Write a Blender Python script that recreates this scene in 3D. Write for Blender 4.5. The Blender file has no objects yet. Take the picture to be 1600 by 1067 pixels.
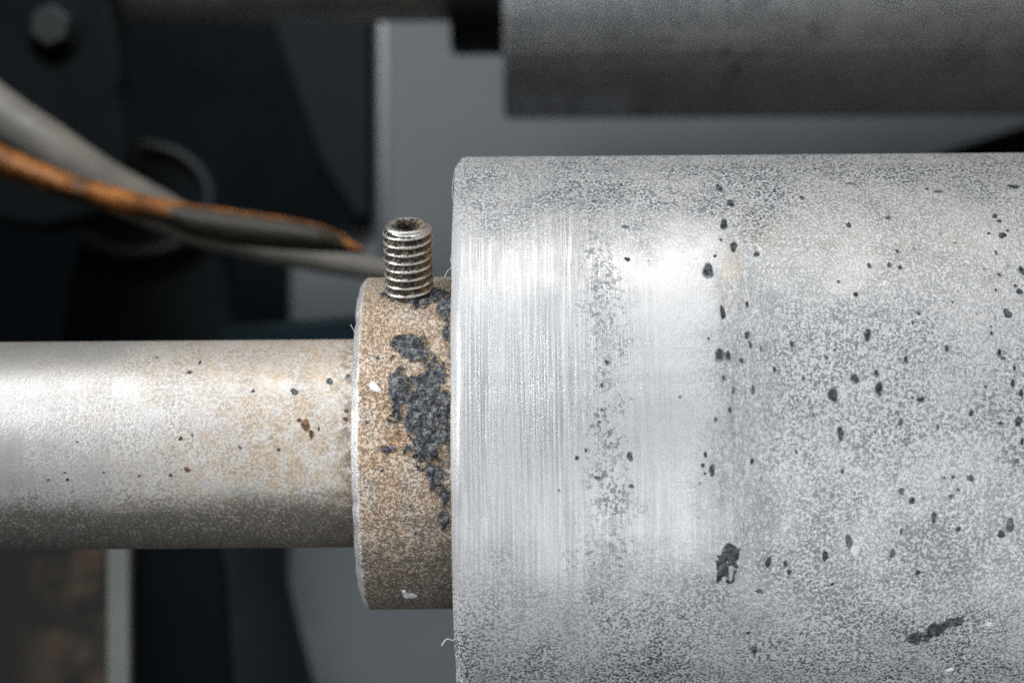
import bpy, bmesh, math, random
import numpy as np
from mathutils import Vector, Matrix

# 1 Blender unit = 1 cm.  X runs along the roller axis, Z is up, the camera looks along +Y.
S = bpy.context.scene
COL = S.collection
S.unit_settings.system = 'METRIC'
S.unit_settings.scale_length = 0.01
R_ = math.radians

# ------------------------------------------------------------------ camera
FPX = 3250.0                       # focal length in pixels of the 1600 px wide photograph
CAM = Vector((0.0, -25.0, 0.0))
ROLL = R_(0.45)
RIGHT = Vector((math.cos(ROLL), 0, -math.sin(ROLL)))
UP = Vector((math.sin(ROLL), 0, math.cos(ROLL)))
FWD = Vector((0, 1, 0))
cd = bpy.data.cameras.new('camera')
cam = bpy.data.objects.new('camera', cd)
COL.objects.link(cam)
M = Matrix((RIGHT, UP, -FWD)).transposed().to_4x4()
M.translation = CAM
cam.matrix_world = M
cd.sensor_width = 36.0
cd.lens = 36.0 * FPX / 1600.0
cd.clip_start = 0.5
cd.clip_end = 500.0
cd.dof.use_dof = True
cd.dof.focus_distance = 22.9
cd.dof.aperture_fstop = 0.24
cd.dof.aperture_blades = 0
S.camera = cam

# ------------------------------------------------------------------ world and lamps
W = bpy.data.worlds.new('World')
S.world = W
W.use_nodes = True
W.node_tree.nodes['Background'].inputs[0].default_value = (0.55, 0.62, 0.70, 1)
W.node_tree.nodes['Background'].inputs[1].default_value = 0.02

def area(name, loc, target, sx, sy, power, col=(1, 1, 1), spread=180):
    l = bpy.data.lights.new(name, 'AREA')
    l.shape = 'RECTANGLE'
    l.size, l.size_y = sx, sy
    l.energy = power
    l.color = col
    l.spread = R_(spread)
    o = bpy.data.objects.new(name, l)
    COL.objects.link(o)
    o.location = loc
    o.rotation_euler = (Vector(target) - Vector(loc)).to_track_quat('-Z', 'Y').to_euler()
    return o

area('ceiling_lamp', (1.0, -9.0, 32.0), (1.0, 0.0, -1.2), 22, 6.0, 3800, (1.0, 0.985, 0.96))
area('rear_fill_lamp', (-9.0, -12.0, 38.0), (-5.0, 28.0, 2.0), 14, 15, 2200, (0.93, 0.97, 1.0), 60)  # added lamp, no fixture seen: brightens the rear roller and grey sheet
area('front_fill_lamp', (-2.0, -21.0, 18.0), (1.0, 0, -1.2), 26, 17, 370, (0.95, 0.975, 1.0), 66)  # added broad fill from the front, narrowed to spare the rear roller
area('side_lamp', (-22.0, -12.0, 6.0), (-1.0, 0, -1.2), 9, 12, 590, (0.96, 0.98, 1.0), 46)  # unseen light from the left, narrowed to miss the rear roller
area('low_fill_lamp', (8.5, -15.0, -9.5), (5.5, 0, -1.6), 22, 14, 960, (0.97, 0.985, 1.0), 120)  # added unseen fill from below, lights the drum's lower half

S.view_settings.view_transform = 'Standard'
S.view_settings.look = 'None'
S.view_settings.exposure = 0.08
S.view_settings.gamma = 1.0
S.cycles.use_denoising = False
S.cycles.max_bounces = 6

# ------------------------------------------------------------------ pixel helpers (photograph coordinates)
def ray(px, py):
    return (FWD + RIGHT * ((px - 800.0) / FPX) + UP * ((533.5 - py) / FPX))

def at(px, py, Y):
    d = ray(px, py)
    return CAM + d * ((Y - CAM.y) / d.y)

AX_Z = -1.205                       # height of the front roller's axis
def on_cyl(px, py, R, off=Vector((0, 0, AX_Z))):
    """(x, angle) of the point of a cylinder about the front axis seen at a pixel; angle 0 faces the camera, 90 deg is up"""
    d = ray(px, py)
    o = CAM - off
    a = d.y ** 2 + d.z ** 2
    b = 2 * (o.y * d.y + o.z * d.z)
    c = o.y ** 2 + o.z ** 2 - R * R
    disc = b * b - 4 * a * c
    t = (-b - math.sqrt(max(disc, 0))) / (2 * a)
    p = o + d * t
    return p.x, math.atan2(p.z, -p.y)

# ------------------------------------------------------------------ node helpers
class NT:
    def __init__(self, name):
        self.mat = bpy.data.materials.new(name)
        self.mat.use_nodes = True
        self.t = self.mat.node_tree
        self.bsdf = self.t.nodes['Principled BSDF']
        self.tc = self.t.nodes.new('ShaderNodeTexCoord')
        self.co = self.tc.outputs['Object']
        s = self.t.nodes.new('ShaderNodeSeparateXYZ')
        self.link(self.co, s.inputs[0])
        self.x, self.y, self.z = s.outputs
    def link(self, a, b):
        self.t.links.new(a, b)
    def put(self, v, sock):
        if hasattr(v, 'links'):
            self.link(v, sock)
        elif isinstance(v, (tuple, list)):
            sock.default_value = tuple(v) + ((1,) if len(v) == 3 and len(sock.default_value) == 4 else ())
        else:
            sock.default_value = v
    def m(self, op, a, b=0.0, c=None):
        n = self.t.nodes.new('ShaderNodeMath')
        n.operation = op
        self.put(a, n.inputs[0]); self.put(b, n.inputs[1])
        if c is not None: self.put(c, n.inputs[2])
        return n.outputs[0]
    def add(self, a, b): return self.m('ADD', a, b)
    def mul(self, a, b): return self.m('MULTIPLY', a, b)
    def step(self, v, a, b, lo=0.0, hi=1.0):
        n = self.t.nodes.new('ShaderNodeMapRange')
        n.interpolation_type = 'SMOOTHSTEP'
        self.put(v, n.inputs[0])
        for i, q in enumerate((a, b, lo, hi)): self.put(q, n.inputs[i + 1])
        return n.outputs[0]
    def bump_window(self, v, a, b, soft):
        return self.mul(self.step(v, a - soft, a + soft), self.step(v, b - soft, b + soft, 1, 0))
    def scaled(self, sc, off=(0, 0, 0)):
        n = self.t.nodes.new('ShaderNodeMapping')
        self.link(self.co, n.inputs[0])
        n.inputs['Scale'].default_value = sc
        n.inputs['Location'].default_value = off
        return n.outputs[0]
    def noise(self, scale, detail=2.0, rough=0.5, dist=0.0, vec=None):
        n = self.t.nodes.new('ShaderNodeTexNoise')
        self.link(vec if vec is not None else self.co, n.inputs['Vector'])
        n.inputs['Scale'].default_value = scale
        n.inputs['Detail'].default_value = detail
        n.inputs['Roughness'].default_value = rough
        n.inputs['Distortion'].default_value = dist
        return n.outputs[0]
    def voronoi(self, scale, vec=None, rnd=1.0):
        n = self.t.nodes.new('ShaderNodeTexVoronoi')
        self.link(vec if vec is not None else self.co, n.inputs['Vector'])
        n.inputs['Scale'].default_value = scale
        n.inputs['Randomness'].default_value = rnd
        return n
    def worm(self, scale, width=0.05, vec=None, dist=0.5):
        n = self.noise(scale, 1.0, 0.4, dist, vec)
        d = self.m('ABSOLUTE', self.add(n, -0.5))
        return self.step(d, 0.0, width, 1.0, 0.0)
    def mix(self, f, a, b, mode='MIX'):
        n = self.t.nodes.new('ShaderNodeMix')
        n.data_type = 'RGBA'
        n.blend_type = mode
        self.put(f, n.inputs[0])
        ins = [i for i in n.inputs if i.type == 'RGBA']
        self.put(a, ins[0]); self.put(b, ins[1])
        return [o for o in n.outputs if o.type == 'RGBA'][0]
    def bump(self, h, strength, dist):
        n = self.t.nodes.new('ShaderNodeBump')
        self.put(h, n.inputs['Height'])
        self.put(strength, n.inputs['Strength'])
        n.inputs['Distance'].default_value = dist
        self.link(n.outputs[0], self.bsdf.inputs['Normal'])
    def attr(self, name):
        n = self.t.nodes.new('ShaderNodeAttribute')
        n.attribute_name = name
        return n.outputs['Fac']
    def out(self, color=None, rough=None, metal=None, spec=None):
        b = self.bsdf.inputs
        if color is not None: self.put(color, b['Base Color'])
        if rough is not None: self.put(rough, b['Roughness'])
        if metal is not None: self.put(metal, b['Metallic'])
        if spec is not None: self.put(spec, b['Specular IOR Level'])
        return self.mat

# ------------------------------------------------------------------ materials
DR, CR, SR = 3.41, 1.985, 1.245      # radii: drum, collar, shaft

def grain(n, sc, off=(0, 0, 0), stretch=(1, 1, 1)):
    """sandy grain: (dark, light) masks and the height they come from"""
    v = n.scaled(stretch, off)
    g = n.noise(sc, 2.5, 0.62, 0.35, v)
    w = n.worm(sc * .62, 0.10, n.scaled(stretch, (off[0] + 5, off[1] + 2, off[2])), .7)
    gd = n.step(g, 0.51, 0.575)
    dark = n.m('MAXIMUM', gd, n.mul(w, n.step(g, .40, .55, .25, .9)))
    lite = n.step(g, 0.47, 0.39)
    return dark, lite, g

def mat_drum():
    n = NT('worn_turned_aluminium')
    zr = n.mul(n.z, 1 / DR)
    wob = n.mul(n.add(n.noise(1.1, 5, 0.65), -0.5), 0.65)      # ragged borders for the grain zones
    zw = n.add(zr, wob)
    xw = n.add(n.x, n.mul(wob, 1.6))
    top = n.step(zw, 0.60, 0.92)
    low = n.step(zw, -0.20, -0.66)
    right = n.step(xw, 2.1, 3.7)
    rgt = n.mul(right, n.m('SUBTRACT', 0.78, n.mul(n.bump_window(zr, .46, .76, .09), .30)))  # grain thinned across the highlight band, putting its brightness into the colour
    coarse = n.m('MAXIMUM', top, n.m('MAXIMUM', low, rgt))
    patch = n.step(n.noise(1.3, 5, 0.65, 0, n.scaled((1, 1, 1), (2, 8, 3))), .32, .66, .55, 1.15)
    amp = n.mul(n.add(n.mul(coarse, 0.92), 0.10), patch)
    strip = n.mul(n.bump_window(xw, 1.36, 1.86, 0.24), n.bump_window(zw, -0.45, 0.82, 0.14))
    band = n.mul(n.bump_window(xw, 2.70, 3.40, 0.2), n.bump_window(zw, -0.46, 0.60, 0.2))
    d1, l1, g1 = grain(n, 33)
    d2, l2, g2 = grain(n, 26, (3, 7, 1), (1.5, .55, .55))       # grains drawn out along the turning direction
    sgr = n.step(n.noise(22, 2, .55, 1.0, n.scaled((1, .85, .85), (7, 3, 2))), n.step(strip, 0, 1, .66, .515), n.step(strip, 0, 1, .71, .57))
    # turned grooves: thin continuous tool marks, fading to the right
    t1 = n.noise(1.0, 2.5, 0.7, 0, n.scaled((40, 0.30, 0.30)))
    t2 = n.noise(1.0, 2, 0.6, 0, n.scaled((64, 1.0, 1.0), (5, 5, 5)))
    gro = n.step(n.add(n.mul(t1, .52), n.mul(t2, .48)), 0.42, 0.58)
    fade = n.step(n.noise(1.0, 3, .6, 0, n.scaled((2.2, .6, .6), (3, 1, 7))), .28, .66, .35, 1.0)
    gmask = n.mul(n.mul(n.step(n.add(xw, n.mul(wob, 2.0)), 2.7, 1.1), fade), n.m('SUBTRACT', 1.0, n.mul(coarse, 0.72)))
    gm2 = n.mul(n.mul(n.bump_window(n.x, 1.7, 3.0, 0.5), n.step(zw, 0.22, -0.06)), n.step(fade, .5, .9))
    gmask = n.m('MAXIMUM', gmask, n.mul(gm2, 0.5))
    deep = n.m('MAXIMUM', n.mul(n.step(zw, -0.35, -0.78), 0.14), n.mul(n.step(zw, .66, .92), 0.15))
    col = n.mix(n.noise(2.2, 5, 0.65), (0.685, 0.695, 0.705), (0.79, 0.795, 0.80))
    col = n.mix(n.mul(gmask, n.mul(n.m('SUBTRACT', 1.0, gro), 0.54)), col, (0.27, 0.28, 0.29))
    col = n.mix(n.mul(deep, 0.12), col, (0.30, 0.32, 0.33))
    # soft dirt clouds, and the grey smeared column
    cloud = n.mul(n.step(n.noise(1.5, 5, 0.62, 0, n.scaled((1, 1, 1), (11, 3, 8))), .44, .70), coarse)
    col = n.mix(n.mul(cloud, 0.30), col, (0.25, 0.27, 0.28))
    streak = n.step(n.noise(1.0, 4, 0.65, 0, n.scaled((11, 1.3, 1.3), (1, 4, 2))), 0.38, 0.68)
    col = n.mix(n.mul(band, n.add(n.mul(streak, 0.36), 0.08)), col, (0.30, 0.31, 0.32))
    yn = n.step(n.noise(3, 4, .65), .42, .62)
    yel = n.mul(n.mul(n.bump_window(zr, .60, .74, .05), n.step(n.x, 2.6, 3.3)), .6)
    yel = n.m('MAXIMUM', yel, n.mul(n.bump_window(n.x, 2.88, 3.12, .05), n.bump_window(zr, .46, .74, .06)))
    col = n.mix(n.mul(n.mul(yel, yn), 0.36), col, (0.72, 0.58, 0.38))
    dk = n.mul(n.m('MAXIMUM', d1, n.mul(d2, band)), amp)
    dk = n.m('MAXIMUM', dk, n.mul(n.mul(d2, band), .55))
    dk = n.m('MAXIMUM', dk, n.mul(n.mul(sgr, strip), n.step(n.noise(2.6, 4, .65), .34, .56, .25, .85)))
    col = n.mix(n.mul(dk, n.m('MINIMUM', n.add(deep, 0.84), 1.0)), col, (0.085, 0.10, 0.11))
    col = n.mix(n.mul(n.mul(l1, amp), 0.42), col, (0.88, 0.885, 0.89))
    # scattered small pits
    v = n.voronoi(4.2)
    sepn = n.t.nodes.new('ShaderNodeSeparateColor'); n.link(v.outputs['Color'], sepn.inputs[0])
    rr = n.mul(n.step(sepn.outputs[0], 0.50, 1.0), 0.10)
    pd = n.add(v.outputs['Distance'], n.mul(n.add(n.noise(18, 2), -.5), .08))
    pit = n.mul(n.step(n.m('SUBTRACT', rr, pd), 0, .03), n.step(xw, 1.5, 3.2))
    col = n.mix(n.mul(pit, .75), col, (0.07, 0.08, 0.09))
    v2 = n.voronoi(9.5, n.scaled((1, .7, .7), (3, 3, 3)))
    sep2 = n.t.nodes.new('ShaderNodeSeparateColor'); n.link(v2.outputs['Color'], sep2.inputs[0])
    pd2 = n.add(v2.outputs['Distance'], n.mul(n.add(n.noise(22, 2), -.5), .25))
    pit2 = n.mul(n.step(n.m('SUBTRACT', n.mul(n.step(sep2.outputs[1], 0.62, 1.0), 0.26), pd2), 0, .12), n.step(xw, 2.0, 3.6))
    col = n.mix(n.mul(pit2, .5), col, (0.14, 0.15, 0.16))
    h = n.add(n.mul(n.mul(d1, amp), -.8), n.mul(n.mul(gro, gmask), 0.45))
    h = n.add(h, n.mul(n.mul(l1, amp), 0.5))
    h = n.add(h, n.mul(n.m('MAXIMUM', pit, n.mul(sgr, strip)), -0.7))
    n.bump(h, 0.55, 0.012)
    rough = n.add(n.mul(amp, 0.18), n.add(n.mul(n.noise(2.5, 4, .6), .10), 0.36))
    return n.out(col, rough, 0.36)

def mat_shaft():
    n = NT('dusty_steel_shaft')
    zr = n.mul(n.z, 1 / SR)
    d1, l1, g1 = grain(n, 30, (1, 1, 1))
    big = n.noise(1.3, 5, 0.65)
    b = n.add(big, -.5)
    dust = n.step(n.add(n.x, n.mul(b, 3.4)), -3.9, -0.5)          # tan dust thickens towards the collar
    spread = n.step(n.add(n.x, n.mul(b, 3.0)), -5.0, -2.0)        # where grains begin
    under = n.step(n.add(zr, n.mul(b, .3)), -0.2, -0.5)
    amp = n.m('MAXIMUM', n.mul(spread, 0.62), n.m('MAXIMUM', n.mul(under, .9), n.mul(n.step(zr, .62, .85), .16)))
    amp = n.mul(n.add(amp, .07), n.step(n.noise(2.4, 4, .6, 0, n.scaled((1, 1, 1), (4, 4, 4))), .3, .65, .5, 1.15))
    col = n.mix(n.noise(3, 4, .6), (0.66, 0.66, 0.655), (0.76, 0.755, 0.74))
    # fine lengthwise and turning marks in the clean steel
    tm = n.step(n.noise(1.0, 3, .65, 0, n.scaled((30, .5, .5))), .42, .6)
    col = n.mix(n.mul(tm, .10), col, (0.40, 0.40, 0.40))
    col = n.mix(n.mul(dust, n.step(n.noise(5, 5, .68), .32, .68, .15, .85)), col, (0.56, 0.43, 0.29))
    col = n.mix(n.mul(n.bump_window(zr, .66, 1.2, .10), .22), col, (0.56, 0.47, 0.37))
    blot = n.mul(n.step(n.noise(1.9, 4, .6, 0, n.scaled((1, 1, 1), (8, 2, 5))), .56, .72), spread)
    col = n.mix(n.mul(blot, .35), col, (0.50, 0.36, 0.22))
    underside_tone = n.mul(n.step(n.add(zr, n.mul(b, .35)), -0.34, -0.64), .90)
    col = n.mix(underside_tone, col, (0.075, 0.073, 0.066))  # darker, less metallic tone towards the underside
    col = n.mix(n.mul(n.mul(d1, amp), 0.60), col, (0.15, 0.125, 0.095))
    col = n.mix(n.mul(n.mul(l1, amp), .30), col, (0.80, 0.77, 0.71))
    near = n.mul(n.step(n.add(n.x, n.mul(n.add(n.noise(4, 4), -.5), .7)), -.36, 0.02), n.step(n.noise(10, 4, .65), .40, .58))
    col = n.mix(n.mul(near, .65), col, (0.12, 0.085, 0.055))
    h = n.add(n.mul(n.mul(d1, amp), -.8), n.mul(n.mul(l1, amp), .6))
    n.bump(h, 0.28, 0.008)
    metal = n.mul(n.mul(n.m('SUBTRACT', 1.0, n.mul(dust, .6)), n.m('SUBTRACT', 1.0, n.mul(underside_tone, .8))), 0.7)
    return n.out(col, n.add(n.mul(amp, .22), 0.35), metal)

def mat_collar():
    n = NT('rust_dusted_collar_steel')
    zr = n.mul(n.z, 1 / CR)
    d1, l1, g1 = grain(n, 29, (5, 2, 3))
    big = n.noise(2.0, 5, 0.65)
    b = n.add(big, -.5)
    tan = n.mix(n.step(n.noise(3.5, 5, .68), .3, .7), (0.60, 0.415, 0.27), (0.80, 0.65, 0.50))
    tan = n.mix(n.mul(n.step(n.noise(3.1, 4, .65, 0, n.scaled((1, 1, 1), (4, 4, 4))), .50, .70), .8), tan, (0.62, 0.58, 0.52))
    rust = n.step(n.noise(2.3, 4, .65, 0, n.scaled((1, 1, 1), (1, 6, 9))), .54, .72)
    tan = n.mix(n.mul(rust, .7), tan, (0.50, 0.27, 0.11))
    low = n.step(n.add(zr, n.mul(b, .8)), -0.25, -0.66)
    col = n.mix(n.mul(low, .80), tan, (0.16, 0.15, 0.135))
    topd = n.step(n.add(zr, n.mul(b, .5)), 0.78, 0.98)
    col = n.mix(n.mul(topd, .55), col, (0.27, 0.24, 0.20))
    soot = n.mul(n.step(n.noise(2.8, 5, .68, 0, n.scaled((1, 1, 1), (9, 1, 2))), .50, .68), n.step(n.x, .15, .8))
    col = n.mix(n.mul(soot, .55), col, (0.11, 0.105, 0.10))
    col = n.mix(n.mul(d1, .72), col, (0.10, 0.08, 0.06))
    col = n.mix(n.mul(l1, .40), col, (0.84, 0.75, 0.62))
    # paler, smoother bevel at the left end
    bev = n.step(n.add(n.x, n.mul(n.add(n.noise(9, 4, .65), -.5), .09)), 0.105, 0.06)
    bevz = n.m('MULTIPLY', bev, n.step(n.noise(5, 4, .7), .30, .46, .35, 1))
    col = n.mix(bevz, col, (0.80, 0.80, 0.80))
    joint = n.mul(n.step(n.add(n.x, n.mul(n.add(n.noise(5, 4), -.5), .7)), .92, 1.16), n.step(n.noise(4, 3), .4, .6))
    col = n.mix(n.mul(joint, .8), col, (0.05, 0.055, 0.06))  # contact shadow beside the drum, painted into the collar's right end
    h = n.add(n.mul(d1, -1.0), n.mul(l1, .8))
    n.bump(n.mul(h, n.m('SUBTRACT', 1.0, n.mul(bev, .85))), 0.6, 0.018)
    return n.out(col, n.mix(bev, (.66, .66, .66), (.38, .38, .38)), n.add(n.mul(bev, .55), 0.15))

def mat_crust(name='black_grease_crust', base=(0.016, 0.020, 0.025), lite=(0.235, 0.243, 0.255), ground=(.40, .29, .18), gmix=.8, jag=1.3):
    n = NT(name)
    d, l, g = grain(n, 22, (2, 6, 4))
    f = n.mul(n.step(n.noise(13, 4, .68), .34, .66), n.m('SUBTRACT', 1.0, n.mul(d, .85)))
    f = n.add(f, n.mul(l, .25))
    c = n.mix(f, base, lite)
    e = n.add(n.attr('rim'), n.mul(n.add(n.noise(17, 4, .7), -.5), jag))
    k = n.step(e, .22, .50)
    c = n.mix(n.mul(n.m('SUBTRACT', 1.0, k), gmix), c, ground)
    n.bump(n.add(n.mul(l, .6), n.mul(d, -.6)), .7, .02)
    return n.out(c, n.step(n.noise(11, 2), .3, .7, .40, .8), 0.0, .4)

def mat_plain(name, c1, c2, rough, metal=0.0, scale=2.0, bump=0.0, spec=.5):
    n = NT(name)
    c = n.mix(n.noise(scale, 4, .6), c1, c2)
    if bump: n.bump(n.noise(scale * 5, 4, .6), bump, .05)
    return n.out(c, n.step(n.noise(scale * 1.7, 3), .3, .7, max(rough - .06, .02), rough + .06), metal, spec)

def mat_screw():
    n = NT('dirty_plated_screw_steel')
    cr = n.attr('crest')
    base = n.mix(n.noise(9, 3, .6), (0.50, 0.49, 0.46), (0.74, 0.73, 0.70))
    dirt = n.mix(n.step(n.noise(17, 4, .7), .48, .66), n.mix(n.noise(8, 3, .6), (0.008, 0.008, 0.007), (0.052, 0.038, 0.025)), (0.24, 0.20, 0.15))  # thread dirt; also the painted shade inside the socket
    f = n.step(n.add(cr, n.mul(n.add(n.noise(11, 4, .72), -.5), 1.5)), .62, .90)
    col = n.mix(f, dirt, base)
    rust = n.mul(n.step(n.add(n.x, n.mul(n.add(n.noise(6, 3), -.5), .3)), .05, .28), .38)
    col = n.mix(rust, col, (0.42, 0.23, 0.09))
    n.bump(n.noise(34, 3, .6), .45, .015)
    return n.out(col, n.mix(f, (.8, .8, .8), (.42, .42, .42)), n.mul(f, .95), .3)

M_DRUM, M_SHAFT, M_COLLAR, M_CRUST, M_SCREW = mat_drum(), mat_shaft(), mat_collar(), mat_crust(), mat_screw()
M_SPECK = mat_crust('dark_pit_residue', (0.028, 0.033, 0.038), (0.20, 0.21, 0.22), (.38, .40, .41), .9, 1.0)
M_SPECKG = mat_crust('grey_pit_residue', (0.12, 0.13, 0.135), (0.26, 0.27, 0.28), (.55, .56, .57), .9, .75)
M_SPECKM = mat_crust('worn_pit_residue', (0.06, 0.066, 0.072), (0.26, 0.27, 0.28), (.5, .51, .52), .9, 1.2)
M_RUSTF = mat_crust('brown_rust_scale', (0.10, 0.055, 0.03), (0.27, 0.15, 0.085), (.55, .42, .30), .9, .9)
M_WHITE = mat_plain('white_paint_chip', (.75, .75, .74), (.88, .88, .87), .5)
M_FIBRE = mat_plain('pale_lint', (.62, .60, .56), (.75, .73, .70), .7)

# ------------------------------------------------------------------ object helpers
def mesh_obj(name, verts, faces, mat, parent=None, smooth=True):
    me = bpy.data.meshes.new(name)
    me.from_pydata(verts, [], faces)
    me.materials.append(mat)
    me.validate()
    o = bpy.data.objects.new(name, me)
    COL.objects.link(o)
    if smooth:
        me.polygons.foreach_set('use_smooth', [True] * len(me.polygons))
    if parent is not None: o.parent = parent
    return o

def thing(name, label, cat, loc=(0, 0, 0), group=None):
    o = bpy.data.objects.new(name, None)
    COL.objects.link(o)
    o.location = loc
    o.empty_display_size = .3
    tag(o, label, cat, group)
    return o

def tag(o, label, cat, group=None):
    o['label'] = label
    o['category'] = cat
    if group: o['group'] = group
    return o

def lathe_x(profile, seg=192, closed=False):
    """profile: list of (x, r) revolved about X"""
    V, F = [], []
    for x, r in profile:
        for k in range(seg):
            a = 2 * math.pi * k / seg
            V.append((x, -r * math.cos(a), r * math.sin(a)))
    for i in range(len(profile) - 1):
        for k in range(seg):
            k2 = (k + 1) % seg
            F.append((i * seg + k, i * seg + k2, (i + 1) * seg + k2, (i + 1) * seg + k))
    return V, F

def nick(V, seg, rows, amp, seed):
    """small dents and burrs along an edge of a lathed body"""
    rnd = random.Random(seed)
    dent = [0.0] * seg
    for _ in range(seg // 5):
        k, w, d = rnd.randrange(seg), rnd.randint(1, 4), rnd.uniform(-.4, 1) * amp
        for i in range(-w, w + 1): dent[(k + i) % seg] += d * (1 - abs(i) / (w + 1))
    for r in rows:
        for k in range(seg):
            x, y, z = V[r * seg + k]
            q = 1 - dent[k] / math.hypot(y, z)
            V[r * seg + k] = (x + dent[k] * .6, y * q, z * q)

def rounded(profile, rad, n=4):
    """round the inner corners of a profile polyline"""
    out = [profile[0]]
    for i in range(1, len(profile) - 1):
        p, a, b = Vector(profile[i]), Vector(profile[i - 1]), Vector(profile[i + 1])
        r = min(rad, (a - p).length * .45, (b - p).length * .45)
        s, e = p + (a - p).normalized() * r, p + (b - p).normalized() * r
        for k in range(n + 1):
            t = k / n
            q = s * (1 - t) ** 2 + p * 2 * t * (1 - t) + e * t * t
            out.append((q.x, q.y))
    out.append(profile[-1])
    return out

def fix_normals(o):
    bm = bmesh.new(); bm.from_mesh(o.data)
    bmesh.ops.recalc_face_normals(bm, faces=bm.faces)
    bm.to_mesh(o.data); bm.free()
    return o

def tube(name, pts, rad, mat, parent=None, seg=12, flat=1.0, cap=True):
    """swept tube with a radius per point"""
    pts = [Vector(p) for p in pts]
    if not isinstance(rad, (list, tuple)): rad = [rad] * len(pts)
    V, F = [], []
    ref = Vector((0, 1, 0))
    for i, p in enumerate(pts):
        t = (pts[min(i + 1, len(pts) - 1)] - pts[max(i - 1, 0)]).normalized()
        u = t.cross(ref)
        if u.length < 1e-4: u = t.cross(Vector((1, 0, 0)))
        u.normalize()
        w = u.cross(t).normalized()
        for k in range(seg):
            a = 2 * math.pi * k / seg
            V.append(p + (u * math.cos(a) + w * math.sin(a) * flat) * rad[i])
    for i in range(len(pts) - 1):
        for k in range(seg):
            k2 = (k + 1) % seg
            F.append((i * seg + k, i * seg + k2, (i + 1) * seg + k2, (i + 1) * seg + k))
    if cap:
        F.append(tuple(range(seg - 1, -1, -1)))
        F.append(tuple((len(pts) - 1) * seg + k for k in range(seg)))
    return fix_normals(mesh_obj(name, V, F, mat, parent))

def smooth_path(ctrl, n=10):
    """Catmull-Rom through control points"""
    c = [Vector(p) for p in ctrl]
    c = [c[0] * 2 - c[1]] + c + [c[-1] * 2 - c[-2]]
    out = []
    for i in range(1, len(c) - 2):
        for k in range(n):
            t = k / n
            out.append(.5 * ((2 * c[i]) + (c[i + 1] - c[i - 1]) * t + (2 * c[i - 1] - 5 * c[i] + 4 * c[i + 1] - c[i + 2]) * t * t
                             + (-c[i - 1] + 3 * c[i] - 3 * c[i + 1] + c[i + 2]) * t ** 3))
    out.append(c[-2])
    return out

def prism(name, outline, y0, y1, mat, parent=None, bevel=0.0, seg=3, smooth=False):
    """extrude an (x, z) outline from y0 to y1, edges bevelled"""
    bm = bmesh.new()
    vs = [bm.verts.new((p[0], y0, p[1])) for p in outline]
    f = bm.faces.new(vs)
    r = bmesh.ops.extrude_face_region(bm, geom=[f])
    bmesh.ops.translate(bm, verts=[v for v in r['geom'] if isinstance(v, bmesh.types.BMVert)], vec=(0, y1 - y0, 0))
    bmesh.ops.recalc_face_normals(bm, faces=bm.faces)
    if bevel:
        es = [e for e in bm.edges if e.calc_face_angle(0) > R_(30)]
        bmesh.ops.bevel(bm, geom=es, offset=bevel, segments=seg, affect='EDGES', profile=.5)
    me = bpy.data.meshes.new(name)
    bm.to_mesh(me); bm.free()
    me.materials.append(mat)
    if smooth:
        me.polygons.foreach_set('use_smooth', [True] * len(me.polygons))
    o = bpy.data.objects.new(name, me)
    COL.objects.link(o)
    if parent is not None: o.parent = parent
    return o

def px_outline(pts, Y, org=Vector((0, 0, 0))):
    r = []
    for p in pts:
        q = at(p[0], p[1], Y) - org
        r.append((q.x, q.z))
    return r

# value noise in numpy for the crusts
def vnoise(X, Yv, seed):
    rng = np.random.RandomState(seed)
    T = rng.rand(64, 64)
    xi, yi = np.floor(X).astype(int), np.floor(Yv).astype(int)
    fx, fy = X - xi, Yv - yi
    fx, fy = fx * fx * (3 - 2 * fx), fy * fy * (3 - 2 * fy)
    g = lambda a, b: T[a % 64, b % 64]
    return (g(xi, yi) * (1 - fx) + g(xi + 1, yi) * fx) * (1 - fy) + (g(xi, yi + 1) * (1 - fx) + g(xi + 1, yi + 1) * fx) * fy

def fbm(X, Yv, seed, oct=3):
    s, a, t = 0, 1.0, 0
    for k in range(oct):
        s = s + a * vnoise(X * 2 ** k + 17.3 * k, Yv * 2 ** k + 5.1 * k, seed + k)
        t += a; a *= .55
    return s / t

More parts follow.
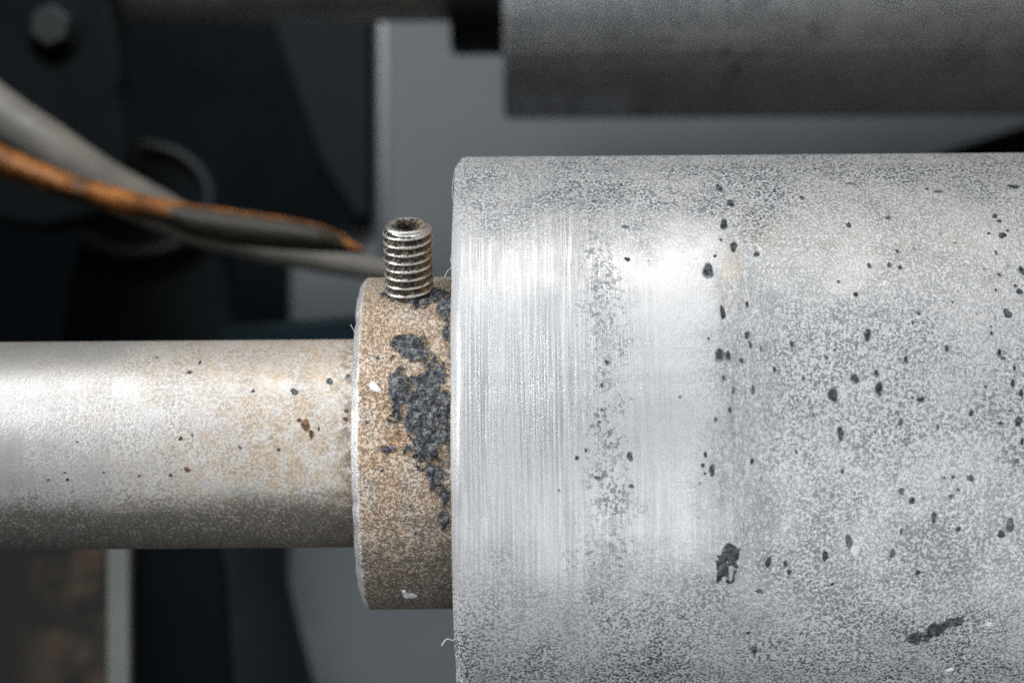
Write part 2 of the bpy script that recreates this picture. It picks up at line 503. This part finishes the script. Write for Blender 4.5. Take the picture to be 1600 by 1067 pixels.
def crust(name, blobs, R, x_org, mat, parent, seed, height=.04, step=.012, holes=(), rag=.75, base=-.006):
    """raised lumpy deposit on a cylinder; blobs in photograph pixels (cx, cy, rx, ry, tilt deg)"""
    B = []
    for s, bl in ((1, blobs), (-1, holes)):
        for b in bl:
            cx, cy, rx, ry = b[:4]
            tl = R_(b[4]) if len(b) > 4 else 0
            x, a = on_cyl(cx, cy, R)
            k = (25 - R * math.cos(a)) / FPX
            ca = max(math.cos(a), .3)
            B.append((s, x, a * R, rx * k, ry * k / ca, tl))
    xs = [b[1] for b in B if b[0] > 0]; vs = [b[2] for b in B if b[0] > 0]
    mx = max(max(b[3], b[4]) for b in B) * 1.6
    X = np.arange(min(xs) - mx, max(xs) + mx, step)
    A = np.arange(min(vs) - mx, max(vs) + mx, step)
    if x_org is not None: X = X[(X < x_org[1]) & (X > x_org[0])]
    GX, GA = np.meshgrid(X, A)
    f = np.full(GX.shape, -9.0)
    for s, x, v, rx, rv, tl in B:
        dx, dv = GX - x, GA - v
        c, sn = math.cos(tl), math.sin(tl)
        p, q = (dx * c + dv * sn) / rx, (-dx * sn + dv * c) / rv
        e = 1 - np.sqrt(p * p + q * q)
        if s > 0: f = np.maximum(f, e)
        else: f = np.minimum(f, -e * 1.2)
    n1 = fbm(GX * 6, GA * 6, seed)
    n2 = fbm(GX * 14, GA * 14, seed + 9)
    n3 = fbm(GX * 30, GA * 30, seed + 31)
    f = f + (n1 - .5) * rag + (n2 - .5) * rag * 1.1 + (n3 - .5) * rag * 1.0
    keep = f > 0
    h = np.clip(f / .35, 0, 1) ** .7 * height * (.25 + 1.1 * fbm(GX * 15, GA * 15, seed + 20, 3)) + base
    idx = -np.ones(GX.shape, int)
    V, F, rim = [], [], []
    ny, nx = GX.shape
    cell = keep[:-1, :-1] & keep[1:, :-1] & keep[:-1, 1:] & keep[1:, 1:]
    for j, i in zip(*np.nonzero(cell)):
        q = []
        for jj, ii in ((j, i), (j, i + 1), (j + 1, i + 1), (j + 1, i)):
            if idx[jj, ii] < 0:
                idx[jj, ii] = len(V); rim.append(float(min(1, max(0, f[jj, ii] / .45))))
                hh = h[jj, ii]
                r = R + hh
                a = GA[jj, ii] / R
                V.append((GX[jj, ii] - parent_x, -r * math.cos(a), r * math.sin(a)))
            q.append(int(idx[jj, ii]))
        F.append(q)
    o = mesh_obj(name, V, F, mat, parent)
    o.data.attributes.new('rim', 'FLOAT', 'POINT').data.foreach_set('value', rim)
    return o

def speck(name, px, py, w, h, R, px_org, mat, parent, seed, tilt=0, lift=.007, off=None, turn=0.0):
    """small irregular low mound of residue hugging a cylinder"""
    rnd = random.Random(seed)
    x, a = on_cyl(px, py, R, off if off is not None else Vector((0, 0, AX_Z)))
    k = (25 + (off.y if off is not None else 0) - R * math.cos(a)) / FPX
    w, h = w * 1.14, h * 1.12
    rx, rv = w * .5 * k, h * .5 * k / max(math.cos(a), .35)
    a += turn
    n = 24
    ph = [rnd.uniform(0, 6.28) for _ in range(4)]
    V, F = [], []
    tl = R_(tilt)
    for ring, (sc, hh) in enumerate(((1.0, -.004), (.72, lift * .8), (.35, lift * .6))):
        for i in range(n):
            t = 2 * math.pi * i / n
            q = sc * (1 + .14 * math.sin(2 * t + ph[0]) + .10 * math.sin(3 * t + ph[1]) + .06 * math.sin(5 * t + ph[2]) + rnd.uniform(-.025, .025))
            u, v = rx * q * math.cos(t), rv * q * math.sin(t)
            u, v = u * math.cos(tl) - v * math.sin(tl), u * math.sin(tl) + v * math.cos(tl)
            aa = a + v / R
            r = R + hh + (rnd.uniform(-.004, .005) if ring else 0)
            V.append((x + u - px_org, -r * math.cos(aa), r * math.sin(aa)))
    V.append((x - px_org, -(R + lift * .7) * math.cos(a), (R + lift * .7) * math.sin(a)))
    for ring in range(2):
        for i in range(n):
            i2 = (i + 1) % n
            F.append((ring * n + i, ring * n + i2, (ring + 1) * n + i2, (ring + 1) * n + i))
    for i in range(n):
        F.append((2 * n + i, 2 * n + (i + 1) % n, 3 * n))
    o = mesh_obj(name, V, F, mat, parent)
    o.data.attributes.new('rim', 'FLOAT', 'POINT').data.foreach_set('value', [0.0] * n + [.46] * n + [1.0] * (n + 1))
    return o

# ------------------------------------------------------------------ the machine behind (large structure)
M_PANEL = mat_plain('grey_painted_sheet', (0.158, 0.176, 0.190), (0.172, 0.190, 0.205), .48, 0.0, .35)
M_BLACK = mat_plain('black_void_paint', (0.003, 0.006, 0.008), (0.005, 0.009, 0.012), .65, 0, .5, 0, .10)
M_DARK = mat_plain('charcoal_coating', (0.0025, 0.0040, 0.0048), (0.0055, 0.0078, 0.0090), .5, 0, .6, 0, .10)
M_GLASS = mat_plain('dark_gloss_cover', (0.002, 0.004, 0.0055), (0.003, 0.0055, 0.0075), .4, 0, .3, 0, .08)
M_TEAL = mat_plain('dark_teal_paint', (0.005, 0.014, 0.018), (0.007, 0.018, 0.023), .5, 0, 1, 0, .15)

def rrect(x0, y0, x1, y1, r, n=6):
    pts = []
    for cx, cy, a0 in ((x1 - r, y0 + r, -90), (x1 - r, y1 - r, 0), (x0 + r, y1 - r, 90), (x0 + r, y0 + r, 180)):
        for k in range(n + 1):
            a = R_(a0 + 90 * k / n)
            pts.append((cx + r * math.cos(a), cy + r * math.sin(a)))
    return pts

# far wall of the machine's dark interior
o = prism('machine_interior_wall', [(-60, -45), (60, -45), (60, 45), (-60, 45)], 52, 53, M_BLACK)
o['kind'] = 'structure'

# grey sheet panel
PY = 32.0
pt = thing('back_sheet', 'flat grey painted metal sheet standing behind the rollers', 'metal sheet', at(1000, 533, PY))
prism('sheet', px_outline([(450, -320), (2300, -320), (2300, 1500), (450, 1500)], PY, pt.location), 0, .5, M_PANEL, pt, .12)
tube('edge_fold', [at(598, -200, PY - .02) - pt.location, at(599, 150, PY - .02) - pt.location, at(600, 420, PY - .02) - pt.location], .16, mat_plain('pale_edge_grey_paint', (.36, .385, .41), (.42, .44, .46), .4), pt, 12)  # fold coloured paler than the sheet
# dark gloss cover with rounded corners over the left part of the panel
ct = thing('machine_cover', 'dark glossy cover plate with rounded corners in front of grey panel', 'cover', at(370, 160, PY - .6))
prism('plate', px_outline(rrect(130, -200, 585, 357, 24), PY - .6, ct.location), 0, .5, M_GLASS, ct, .06)
prism('cover_sheen', px_outline([(385, -190), (578, -190), (578, 335), (560, 345), (500, 250), (425, 40)], PY - .8, ct.location), -.3, -.01, mat_plain('cover_sheen_tone', (.009, .0135, .016), (.014, .020, .023), .5, 0, .4, 0, .12), ct, .1)  # lighter wedge: the cover's diagonal reflection put into shape and colour

# ------------------------------------------------------------------ rollers: shaft, collar, set screw, drum
X0 = -0.650                          # left face of the drum
XC = -1.800                          # left face of the collar
roller = thing('roller', 'large sharp silver roller with rusty collar and projecting set screw in front', 'roller', (0, 0, AX_Z), 'rollers of the machine')

prof = rounded([(0, 1.0), (0, DR - .12), (.085, DR), (16, DR), (16, 1.0)], .03)
V, F = lathe_x(prof, 360)
nick(V, 360, range(1, 11), .010, 8)
drum = mesh_obj('drum', V, F, M_DRUM, roller)
drum.location.x = X0

prof = rounded([(0, .6), (0, CR - .10), (.075, CR), (1.148, CR), (1.148, .6)], .025)
V, F = lathe_x(prof, 300)
nick(V, 300, range(1, 11), .016, 12)
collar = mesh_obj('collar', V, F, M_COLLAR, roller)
collar.location.x = XC

prof = [(-26, 0.001), (-26, SR), (-12, SR), (-6, SR), (-3, SR), (0.2, SR), (.2, .01)]
V, F = lathe_x(prof, 200)
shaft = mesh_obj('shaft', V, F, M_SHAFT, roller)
shaft.location.x = XC

def smooth_by_angle(o, deg=35):
    me = o.data
    bm = bmesh.new(); bm.from_mesh(me)
    bmesh.ops.recalc_face_normals(bm, faces=bm.faces)
    for e in bm.edges:
        e.smooth = e.calc_face_angle(0) < R_(deg)
    bm.to_mesh(me); bm.free()
for o in (drum, collar, shaft): smooth_by_angle(o)

# set screw, built along +Z then tilted towards the camera
def make_screw(parent, x, tilt, s_top, name='set_screw'):
    r0, depth, pitch, L = .288, .050, .1015, 1.5
    nA, per = 72, 12
    nH = int(L / pitch * per)
    V, F, crest = [], [], []
    ch = .075                           # chamfer length at the point
    for j in range(nH + 1):
        h = -L + L * j / nH
        for k in range(nA):
            a = 2 * math.pi * k / nA
            ph = (h / pitch - k / nA) % 1.0
            tri = 1 - abs(2 * ph - 1)           # 0 valley .. 1 crest
            c = min(1, max(0, (tri - .06) / .84))
            r = r0 - depth * (1 - c)
            lim = r0 - max(0, (h + ch)) * .72
            if h > -ch and r > lim: r = lim
            if h > -.035: r = max(min(r, lim), .222)
            V.append((r * math.cos(a), r * math.sin(a), h)); crest.append(c if h < -.05 else .95)
    for j in range(nH):
        for k in range(nA):
            k2 = (k + 1) % nA
            F.append((j * nA + k, j * nA + k2, (j + 1) * nA + k2, (j + 1) * nA + k))
    top = nH * nA
    def ring(rf, h, c):
        b = len(V)
        for k in range(nA):
            a = 2 * math.pi * k / nA
            r = rf(a)
            V.append((r * math.cos(a), r * math.sin(a), h)); crest.append(c)
        return b
    hexr = lambda a, s: s * math.cos(math.pi / 6) / math.cos(((a + .3) % (math.pi / 3)) - math.pi / 6)
    rings = [top, ring(lambda a: .205, .004, 1.0), ring(lambda a: .185, -.004, .70), ring(lambda a: hexr(a, .124), -.022, .40), ring(lambda a: hexr(a, .118), -.034, -1.6), ring(lambda a: hexr(a, .112), -.26, -1.6)]  # low crest values paint the hole wall dark, as shade
    for a_, b_ in zip(rings, rings[1:]):
        for k in range(nA):
            k2 = (k + 1) % nA
            F.append((a_ + k, a_ + k2, b_ + k2, b_ + k))
    V.append((0, 0, -.28)); crest.append(-.6)
    for k in range(nA): F.append((rings[-1] + k, rings[-1] + (k + 1) % nA, len(V) - 1))
    o = mesh_obj(name, V, F, M_SCREW, parent)
    at_ = o.data.attributes.new('crest', 'FLOAT', 'POINT')
    at_.data.foreach_set('value', crest)
    smooth_by_angle(o, 50)
    o.rotation_euler = (R_(tilt), 0, 0)
    o.location = (x, -s_top * math.sin(R_(tilt)), s_top * math.cos(R_(tilt)))
    return o
screw = make_screw(roller, -1.185, 26.0, 2.835)

# dirt left in the socket, near-black to paint in the hole's shade
rnd = random.Random(4)
V, F = [(0, 0, -.05)], []
for k in range(16):
    a = 2 * math.pi * k / 16
    V.append((.105 * math.cos(a), .105 * math.sin(a), -.075 - rnd.uniform(0, .05)))
for k in range(16): F.append((0, 1 + k, 1 + (k + 1) % 16))
V = [(v[0], v[1], v[2] - .005) for v in V]
mesh_obj('shaded_socket_dirt', V, F, mat_plain('socket_shade_black', (.006, .006, .006), (.02, .018, .015), .9, 0, 8, 0, .1), screw)

# black grease on the collar
parent_x = XC
lim = (XC + .02, X0 - .004)
crust('grease_crust', [(640, 545, 30, 22), (668, 590, 30, 45), (625, 605, 16, 45), (652, 640, 40, 45), (668, 690, 33, 48), (678, 738, 15, 26), (690, 650, 14, 50)],
      CR, lim, M_CRUST, collar, 3, .05, .010, holes=[(645, 577, 16, 10), (690, 700, 7, 8), (630, 640, 6, 10)], rag=.80)
crust('grease_crust', [(677, 462, 30, 14), (694, 486, 14, 26), (655, 474, 18, 9), (697, 520, 8, 12)], CR, lim, M_CRUST, collar, 11, .05, .011)
crust('grease_crust', [(694, 775, 8, 22), (693, 815, 11, 18)], CR, lim, M_CRUST, collar, 17, .05, .011)
crust('grease_crust', [(637, 462, 40, 5), (606, 457, 10, 5), (668, 457, 12, 6)], CR, lim, M_CRUST, collar, 37, .03, .009, rag=.6)
crust('grease_crust', [(606, 702, 13, 9)], CR, lim, M_CRUST, collar, 23, .03, .010)
crust('grease_crust', [(612, 462, 20, 6), (640, 465, 24, 5)], CR, lim, M_CRUST, collar, 29, .03, .010)
for i, (px, py, w, h, t) in enumerate([(586, 605, 20, 11, -30), (641, 930, 17, 9, -10), (632, 925, 6, 8, 20), (563, 622, 5, 5, 0)]):
    speck('white_fleck', px, py, w, h, CR, XC, M_WHITE, collar, 50 + i, t, .02)
for i, (px, py, w, h) in enumerate([(649, 833, 6, 7), (612, 470, 8, 6), (597, 735, 6, 6), (590, 560, 5, 6), (640, 790, 5, 5), (573, 660, 5, 6)]):
    speck('dark_speck', px, py, w, h, CR, XC, M_SPECK, collar, 70 + i)

# flecks on the shaft
for i, (px, py, w, h, t) in enumerate([(477, 664, 13, 24, 25), (486, 678, 7, 16, 10), (468, 657, 10, 7, 0), (282, 685, 8, 6, 0), (292, 733, 10, 9, 0), (266, 742, 7, 5, 0),
                                       (540, 655, 8, 9, 0), (296, 582, 10, 6, 0), (435, 702, 5, 7, 0)]):
    speck('rust_fleck', px, py, w, h, SR, XC, M_RUSTF, shaft, 90 + i, t, .012)
for i, (px, py, w, h) in enumerate([(460, 612, 13, 11), (395, 611, 6, 6), (515, 596, 11, 11), (217, 743, 5, 5), (105, 749, 5, 5), (75, 749, 5, 4), (375, 699, 5, 6), (312, 567, 5, 7),
                                    (543, 588, 8, 8), (541, 642, 8, 6), (245, 559, 4, 4), (101, 738, 4, 4), (162, 738, 4, 4), (498, 670, 4, 7), (120, 690, 4, 3), (300, 680, 4, 4)]):
    speck('dark_speck', px, py, w, h, SR, XC, M_SPECK, shaft, 120 + i)

# dark flecks on the drum
FL = [(1123, 294, 11, 13), (1141, 318, 11, 15), (1131, 351, 12, 19), (1146, 386, 11, 19), (1182, 397, 9, 10), (1106, 423, 14, 26), (1126, 375, 5, 6), (1129, 489, 10, 22),
      (1167, 476, 5, 13), (1167, 523, 8, 14), (1172, 538, 6, 11), (1124, 554, 17, 18), (1137, 556, 10, 14), (1158, 563, 8, 9), (1237, 538, 6, 13), (1255, 591, 5, 5), (1355, 523, 11, 22),
      (1435, 490, 5, 7), (1426, 504, 4, 7), (1337, 460, 7, 9), (1335, 591, 13, 15), (1369, 583, 6, 13), (1373, 608, 13, 21), (1301, 617, 18, 21), (1271, 648, 4, 6), (1313, 677, 11, 23),
      (1407, 659, 8, 14), (1438, 624, 14, 8), (1425, 621, 4, 5), (1479, 544, 7, 10), (1517, 645, 8, 11), (1465, 667, 5, 9), (1415, 562, 6, 11), (1574, 490, 15, 16), (1561, 551, 8, 11),
      (1567, 560, 7, 6), (1554, 338, 9, 8), (1561, 346, 7, 6), (1566, 368, 13, 11), (1574, 361, 5, 5), (1402, 393, 6, 8), (1358, 415, 6, 8), (1389, 414, 6, 10), (1326, 352, 7, 11),
      (1252, 309, 6, 8), (1448, 296, 7, 5), (1596, 423, 10, 13), (1593, 456, 10, 11), (1586, 447, 7, 5), (1561, 429, 5, 5), (1582, 599, 7, 13), (1595, 614, 9, 11), (1591, 658, 13, 16),
      (1563, 661, 8, 5), (1578, 642, 6, 4), (1549, 521, 4, 7), (1548, 510, 4, 4), (1488, 472, 4, 5), (1118, 655, 4, 7), (1176, 609, 6, 15), (1107, 529, 4, 5), (1556, 453, 4, 5),
      (1406, 418, 7, 5), (1112, 734, 11, 19), (1098, 727, 7, 7), (1102, 710, 6, 9), (1101, 739, 4, 6), (1175, 720, 6, 11), (1425, 782, 11, 10), (1459, 808, 9, 18), (1497, 826, 8, 9),
      (1564, 834, 11, 15), (1588, 720, 8, 10), (1489, 745, 5, 6), (1497, 765, 5, 5), (1289, 868, 9, 22), (1227, 880, 7, 12), (1233, 893, 7, 11), (1200, 878, 10, 19), (1300, 912, 8, 6),
      (1434, 894, 10, 9), (1178, 1014, 11, 17), (1169, 988, 8, 6), (1270, 649, 4, 5), (1516, 646, 6, 9), (1408, 830, 4, 12), (984, 713, 11, 15), (936, 659, 6, 5), (901, 715, 7, 7),
      (986, 759, 10, 7), (932, 746, 10, 6), (980, 405, 9, 7), (940, 602, 5, 6), (948, 566, 7, 9), (873, 766, 3, 4), (1583, 292, 18, 8), (1310, 440, 5, 5), (1475, 746, 4, 5), (1585, 575, 5, 8),
      (1597, 690, 6, 14), (1540, 604, 5, 4), (1244, 706, 4, 6), (1316, 736, 6, 8), (915, 703, 4, 8), (940, 640, 4, 5), (1062, 620, 4, 4), (1290, 558, 4, 5), (1210, 577, 5, 8), (1189, 545, 4, 8),
      (1545, 365, 7, 4), (1117, 400, 5, 5), (1130, 590, 5, 9), (1140, 640, 5, 12), (1145, 610, 4, 10)]
for i, (px, py, w, h) in enumerate(FL):
    speck('dark_speck', px, py, w, h, DR, X0, M_SPECK if w * h > 70 or i % 3 else M_SPECKM, drum, 300 + i)
for i, (px, py, w, h) in enumerate([(1408, 767, 11, 11), (1516, 747, 14, 11), (1326, 846, 12, 26), (1394, 864, 9, 20), (1186, 923, 14, 9), (1387, 341, 9, 8), (1578, 820, 16, 24), (977, 355, 14, 7), (1330, 288, 22, 6),
                                    (1556, 395, 6, 8), (927, 315, 9, 6), (1486, 775, 9, 9), (1465, 300, 16, 6)]):
    speck('grey_speck', px, py, w, h, DR, X0, M_SPECKG, drum, 500 + i, 0, .006)
for i, (px, py, w, h) in enumerate([(1337, 860, 15, 17), (1546, 975, 10, 6), (1484, 1046, 11, 6), (1375, 368, 11, 5), (1385, 442, 10, 9), (1380, 425, 12, 5)]):
    speck('white_fleck', px, py, w, h, DR, X0, M_WHITE, drum, 530 + i, 15, .012)
parent_x = X0
crust('grease_smear', [(1137, 862, 13, 17), (1145, 878, 11, 28), (1128, 888, 13, 24), (1140, 905, 10, 10)], DR, None, M_SPECK, drum, 41, .02, .010, holes=[(1142, 895, 3, 10)], rag=.7)
crust('grease_smear', [(1462, 985, 42, 12, 30), (1492, 970, 24, 9, 20), (1438, 992, 22, 7, 15)], DR, None, M_SPECK, drum, 47, .02, .010, rag=1.0)

# ------------------------------------------------------------------ the second roller behind, a copy with its parts
def copy_tree(src, parent, depth=0):
    c = src.copy()
    COL.objects.link(c)
    c.parent = parent
    return c
back = roller.copy()
COL.objects.link(back)
BACK_Y = 21.0
d0 = at(787, -55, BACK_Y)
back.location = (at(787, 183, BACK_Y - 1).x - X0, BACK_Y, d0.z)
back['label'] = 'blurred dark roller higher up, with its collar and shaft in shadow'
for ch in list(roller.children):
    c = copy_tree(ch, back)
    for g in list(ch.children):
        if ch.name.startswith('drum') and g.name.split('.')[0] in ('dark_speck', 'grey_speck', 'white_fleck'):
            continue
        if ch.name.startswith('shaft'): continue
        copy_tree(g, c)
back.rotation_euler = (R_(-100), 0, 0)      # turned so its set screw points away

M_NEARBLACK = mat_plain('near_black_steel', (.010, .011, .012), (.018, .019, .020), .5, .3, 2, 0, .3)  # near-black override, used only on the rear collar
for ch in back.children:
    if ch.name.startswith('collar'):
        ch.material_slots[0].link = 'OBJECT'
        ch.material_slots[0].material = M_NEARBLACK
    if ch.name.startswith('drum'):
        for i, (px, py, w, h) in enumerate([(1174, 79, 16, 12), (1187, 107, 15, 14), (1310, 40, 12, 8), (1080, 60, 8, 10)]):
            speck('dark_speck', px, py, w, h, DR, back.location.x + X0, M_SPECK, ch, 700 + i, 0, .007, back.location, R_(-100))

# ------------------------------------------------------------------ things in the dark left side
# curved pale hose and rusty blade
M_HOSE = mat_plain('pale_grey_hose', (0.085, 0.08, 0.065), (0.30, 0.275, 0.24), .5, 0, 1.1)
def mat_blade():
    n = NT('rusted_dark_strip')
    rust = n.mix(n.step(n.noise(1.5, 4, .68), .28, .74), (0.12, 0.045, 0.014), (0.56, 0.205, 0.045))
    f = n.step(n.add(n.attr('rim'), n.mul(n.add(n.noise(1.6, 4, .65), -.5), 1.1)), .35, .72)
    c = n.mix(f, (0.035, 0.030, 0.020), rust)
    n.bump(n.noise(5, 4, .6), .4, .05)
    return n.out(c, .6, 0.1)
HY = 12.0
hose_px = [(-90, 95), (0, 180), (70, 228), (150, 282), (230, 320), (310, 358), (400, 384), (480, 402), (560, 417), (660, 430)]
hw = [34, 42, 42, 40, 34, 28, 24, 21, 19, 18]
pts = [at(p[0], p[1], HY + .012 * max(0, p[0] - 100) * .35) for p in hose_px]
path = smooth_path(pts, 8)
wid = [np.interp(i / (len(path) - 1) * (len(hw) - 1), range(len(hw)), hw) * (HY + 25) / FPX for i in range(len(path))]
tag(tube('hose', path, wid, M_HOSE, None, 24), 'pale grey curved hose bending down behind the set screw', 'hose')

bt = [(-60, 190, 250), (0, 226, 276), (60, 252, 297), (120, 274, 318), (180, 292, 333), (240, 308, 344), (300, 319, 370), (360, 327, 382), (430, 337, 389), (500, 350, 393), (535, 366, 394), (568, 389, 394)]
V, F, rim = [], [], []
BYs = 9.4
fr = [0, .18, .4, .62, .82, 1]
N = 4
cols = []
xs = np.linspace(bt[0][0], bt[-1][0], 60)
for x in xs:
    t = np.interp(x, [b[0] for b in bt], [b[1] for b in bt]); b = np.interp(x, [q[0] for q in bt], [q[2] for q in bt])
    for side, off in ((0, 0), (1, .35)):
        for f in fr:
            py = t + (b - t) * f
            p = at(x, py, BYs)
            bulge = -.25 * math.sin(math.pi * f) * (1 - side)
            V.append((p.x, p.y + off + bulge, p.z))
            left = np.interp(x, [-60, 60, 130, 185, 240, 320, 520, 545], [1, .9, .7, 1, .7, 0, 0, .75])
            rim.append(float(max(left * (1 if f < .7 else .55), (1 - f * 4.2) * np.interp(x, [250, 330, 450, 530], [1, 1, .62, .75]))))
n1 = len(fr)
for i in range(len(xs) - 1):
    a, b = i * 2 * n1, (i + 1) * 2 * n1
    for k in range(n1 - 1):
        F.append((a + k, b + k, b + k + 1, a + k + 1))
        F.append((a + n1 + k, a + n1 + k + 1, b + n1 + k + 1, b + n1 + k))
    F.append((a, a + n1, b + n1, b)); F.append((a + n1 - 1, b + n1 - 1, b + 2 * n1 - 1, a + 2 * n1 - 1))
for a, s in ((0, 1), ((len(xs) - 1) * 2 * n1, -1)):
    for k in range(n1 - 1): F.append((a + k, a + k + 1, a + n1 + k + 1, a + n1 + k))
bl = mesh_obj('rusty_strip', V, F, mat_blade())
bl.data.attributes.new('rim', 'FLOAT', 'POINT').data.foreach_set('value', rim)
smooth_by_angle(bl, 50)
tag(bl, 'curved strip covered in orange rust, pointed at its right end', 'metal strip')

# dark bracket with a bolt, top left
KY = 17.9
kt = thing('bracket', 'dark bracket plate with a bolt, blurred in the top left corner', 'bracket', at(90, 60, KY))
prism('plate', px_outline([(-260, -150), (150, -150), (172, 0), (188, 50), (196, 120), (190, 150), (205, 230), (190, 330), (60, 360), (-260, 300)], KY, kt.location), 0, 1.4, M_DARK, kt, .18, 3)
bo = at(75, 38, KY - .6) - kt.location
M_BOLT = mat_plain('dull_bolt_steel', (.009, .011, .0125), (.020, .023, .025), .55, .2, 2)
hexp = [(bo.x + .46 * math.cos(R_(20 + 60 * k)), bo.z + .46 * math.sin(R_(20 + 60 * k))) for k in range(6)]
prism('bolt_head', hexp, -.45, .1, M_BOLT, kt, .07)
cir = [(bo.x + .62 * math.cos(R_(15 * k)), bo.z + .62 * math.sin(R_(15 * k))) for k in range(24)]
prism('washer', cir, -.1, .05, M_DARK, kt, .04)

# ring on an arm
GY = 23.0
gt = thing('ring_arm', 'dark ring on a hanging arm behind the curved hose', 'machine arm', at(215, 310, GY))
gc = Vector((0, 0, 0))
rx, rz = 112 * (GY + 25) / FPX, 84 * (GY + 25) / FPX
ringp = [(rx * math.cos(R_(6 * k)), .0, rz * math.sin(R_(6 * k))) for k in range(61)]
M_RIM = mat_plain('scuffed_dark_rim', (.004, .006, .007), (.026, .031, .034), .55, .1, .45)
tube('rim', ringp, .14, M_RIM, gt, 14, cap=False)
disc = [(rx * .97 * math.cos(R_(10 * k)), rz * .97 * math.sin(R_(10 * k))) for k in range(36)]
prism('disc', disc, .12, .5, M_DARK, gt, .05)
hub = [(rx * .3 * math.cos(R_(15 * k)), rz * .3 * math.sin(R_(15 * k))) for k in range(24)]
prism('hub', hub, -.3, .13, M_DARK, gt, .06)
prism('arm', px_outline([(120, 380), (200, 405), (330, 375), (350, 430), (372, 560), (90, 560)], GY + .6, gt.location), .55, 1.3, M_DARK, gt, .15, 3)

# dark teal bar above the shaft, right of the arm
tb = prism('teal_bar', px_outline([(330, 506), (470, 500), (720, 478), (720, 560), (330, 560)], 14), 14, 15.2, M_TEAL, None, .1)
tag(tb, 'dark teal bar lying just above the shaft, left of the collar', 'bar')

# black upright left of the panel's lower part
bp = prism('black_upright', px_outline([(362, 361), (448, 361), (448, 640), (362, 640)], 31.3), 31.3, 31.85, M_BLACK, None, .08)
tag(bp, 'black upright post left of the bright grey panel piece', 'post')

# below the shaft
def mat_block():
    n = NT('stained_brown_block')
    c = n.mix(n.step(n.noise(.9, 3, .55), .42, .66), (0.022, 0.024, 0.020), (0.125, 0.082, 0.058))
    c = n.mix(n.step(n.x, -1.1, .6), (0.022, 0.024, 0.021), c)
    return n.out(c, .7, 0)
LY = 13.0
lt = thing('stained_block', 'dark brown stained block with a pale edge, below the shaft', 'block', at(90, 980, LY))
prism('body', px_outline([(-240, 790), (166, 790), (166, 1250), (-240, 1250)], LY, lt.location), 0, 3, mat_block(), lt, .1)
prism('edge_strip', px_outline([(167, 780), (203, 780), (203, 1250), (167, 1250)], LY, lt.location), -.12, .3, mat_plain('pale_green_grey_paint', (.23, .25, .225), (.29, .30, .275), .5, 0, 1), lt, .08)

# round dark housing: a bell standing right of the block
HYh = 24.0
ctr = at(215, 960, HYh)
px1 = (HYh + 25) / FPX
V, F = [], []
prof = [(860 - 150, 214), (780, 222), (860, 230), (930, 241), (1000, 258), (1067, 276), (1180, 312), (1260, 345)]
seg = 64
for (py, r) in prof:
    z = at(215, py, HYh).z
    for k in range(seg):
        a = 2 * math.pi * k / seg
        V.append((ctr.x + r * px1 * math.cos(a), HYh + r * px1 * .55 * math.sin(a) , z))
for i in range(len(prof) - 1):
    for k in range(seg):
        k2 = (k + 1) % seg
        F.append((i * seg + k, i * seg + k2, (i + 1) * seg + k2, (i + 1) * seg + k))
F.append(tuple(range(seg)))
ho = thing('motor_housing', 'black rounded housing with a flaring side, below the shaft', 'housing', (ctr.x, HYh, at(215, 1180, HYh).z))
V = [Vector(v) - ho.location for v in V]
fix_normals(mesh_obj('bell', V, F, mat_plain('matt_housing_plastic', (.012, .016, .018), (.017, .021, .024), .45, 0, .6, 0, .25), ho))  # paler tone stands in for the housing's lit right side
prism('bell_shade_plate', px_outline([(196, 760), (318, 760), (350, 900), (372, 1250), (196, 1250)], HYh - 7.5, ho.location), -7.5, -6.9, M_BLACK, ho, .15, 3)  # added black plate puts the bell's shaded left side into colour

# dark belt at the right between the rollers
bl2 = prism('drive_belt', px_outline([(1380, 268), (1490, 231), (1620, 190), (1800, 130), (1800, 330), (1380, 330)], 27), 27, 28, M_BLACK, None, .1)
tag(bl2, 'black slanting belt edge at the far right, between the two rollers', 'belt')

# ------------------------------------------------------------------ lint
def fibre(px, Y, rad, label, group='lint fibres stuck to the edges'):
    p = smooth_path([at(a, b, Y + c) for a, b, c in px], 8)
    tag(tube('lint_fibre', p, rad * .55, M_FIBRE, None, 6), label, 'lint', group)
fibre([(713, 985, 0), (711, 995, -.03), (708, 1000, -.06), (698, 998, -.08), (690, 1008, -.06)], -2.6, .011, 'pale curl of lint on the roller edge, below the collar')
fibre([(694, 434, 0), (699, 424, 0), (706, 416, 0), (704, 405, 0), (707, 395, 0)], -1.4, .006, 'thin lint strand between collar top and roller edge')
fibre([(556, 522, 0), (551, 513, -.02), (548, 507, -.03)], -1.35, .006, 'tiny lint strand at the collar edge, above the shaft')
fibre([(712, 262, 0), (708, 282, 0), (707, 305, 0), (711, 325, 0)], -1.0, .005, 'thin lint hair along the top left roller edge')
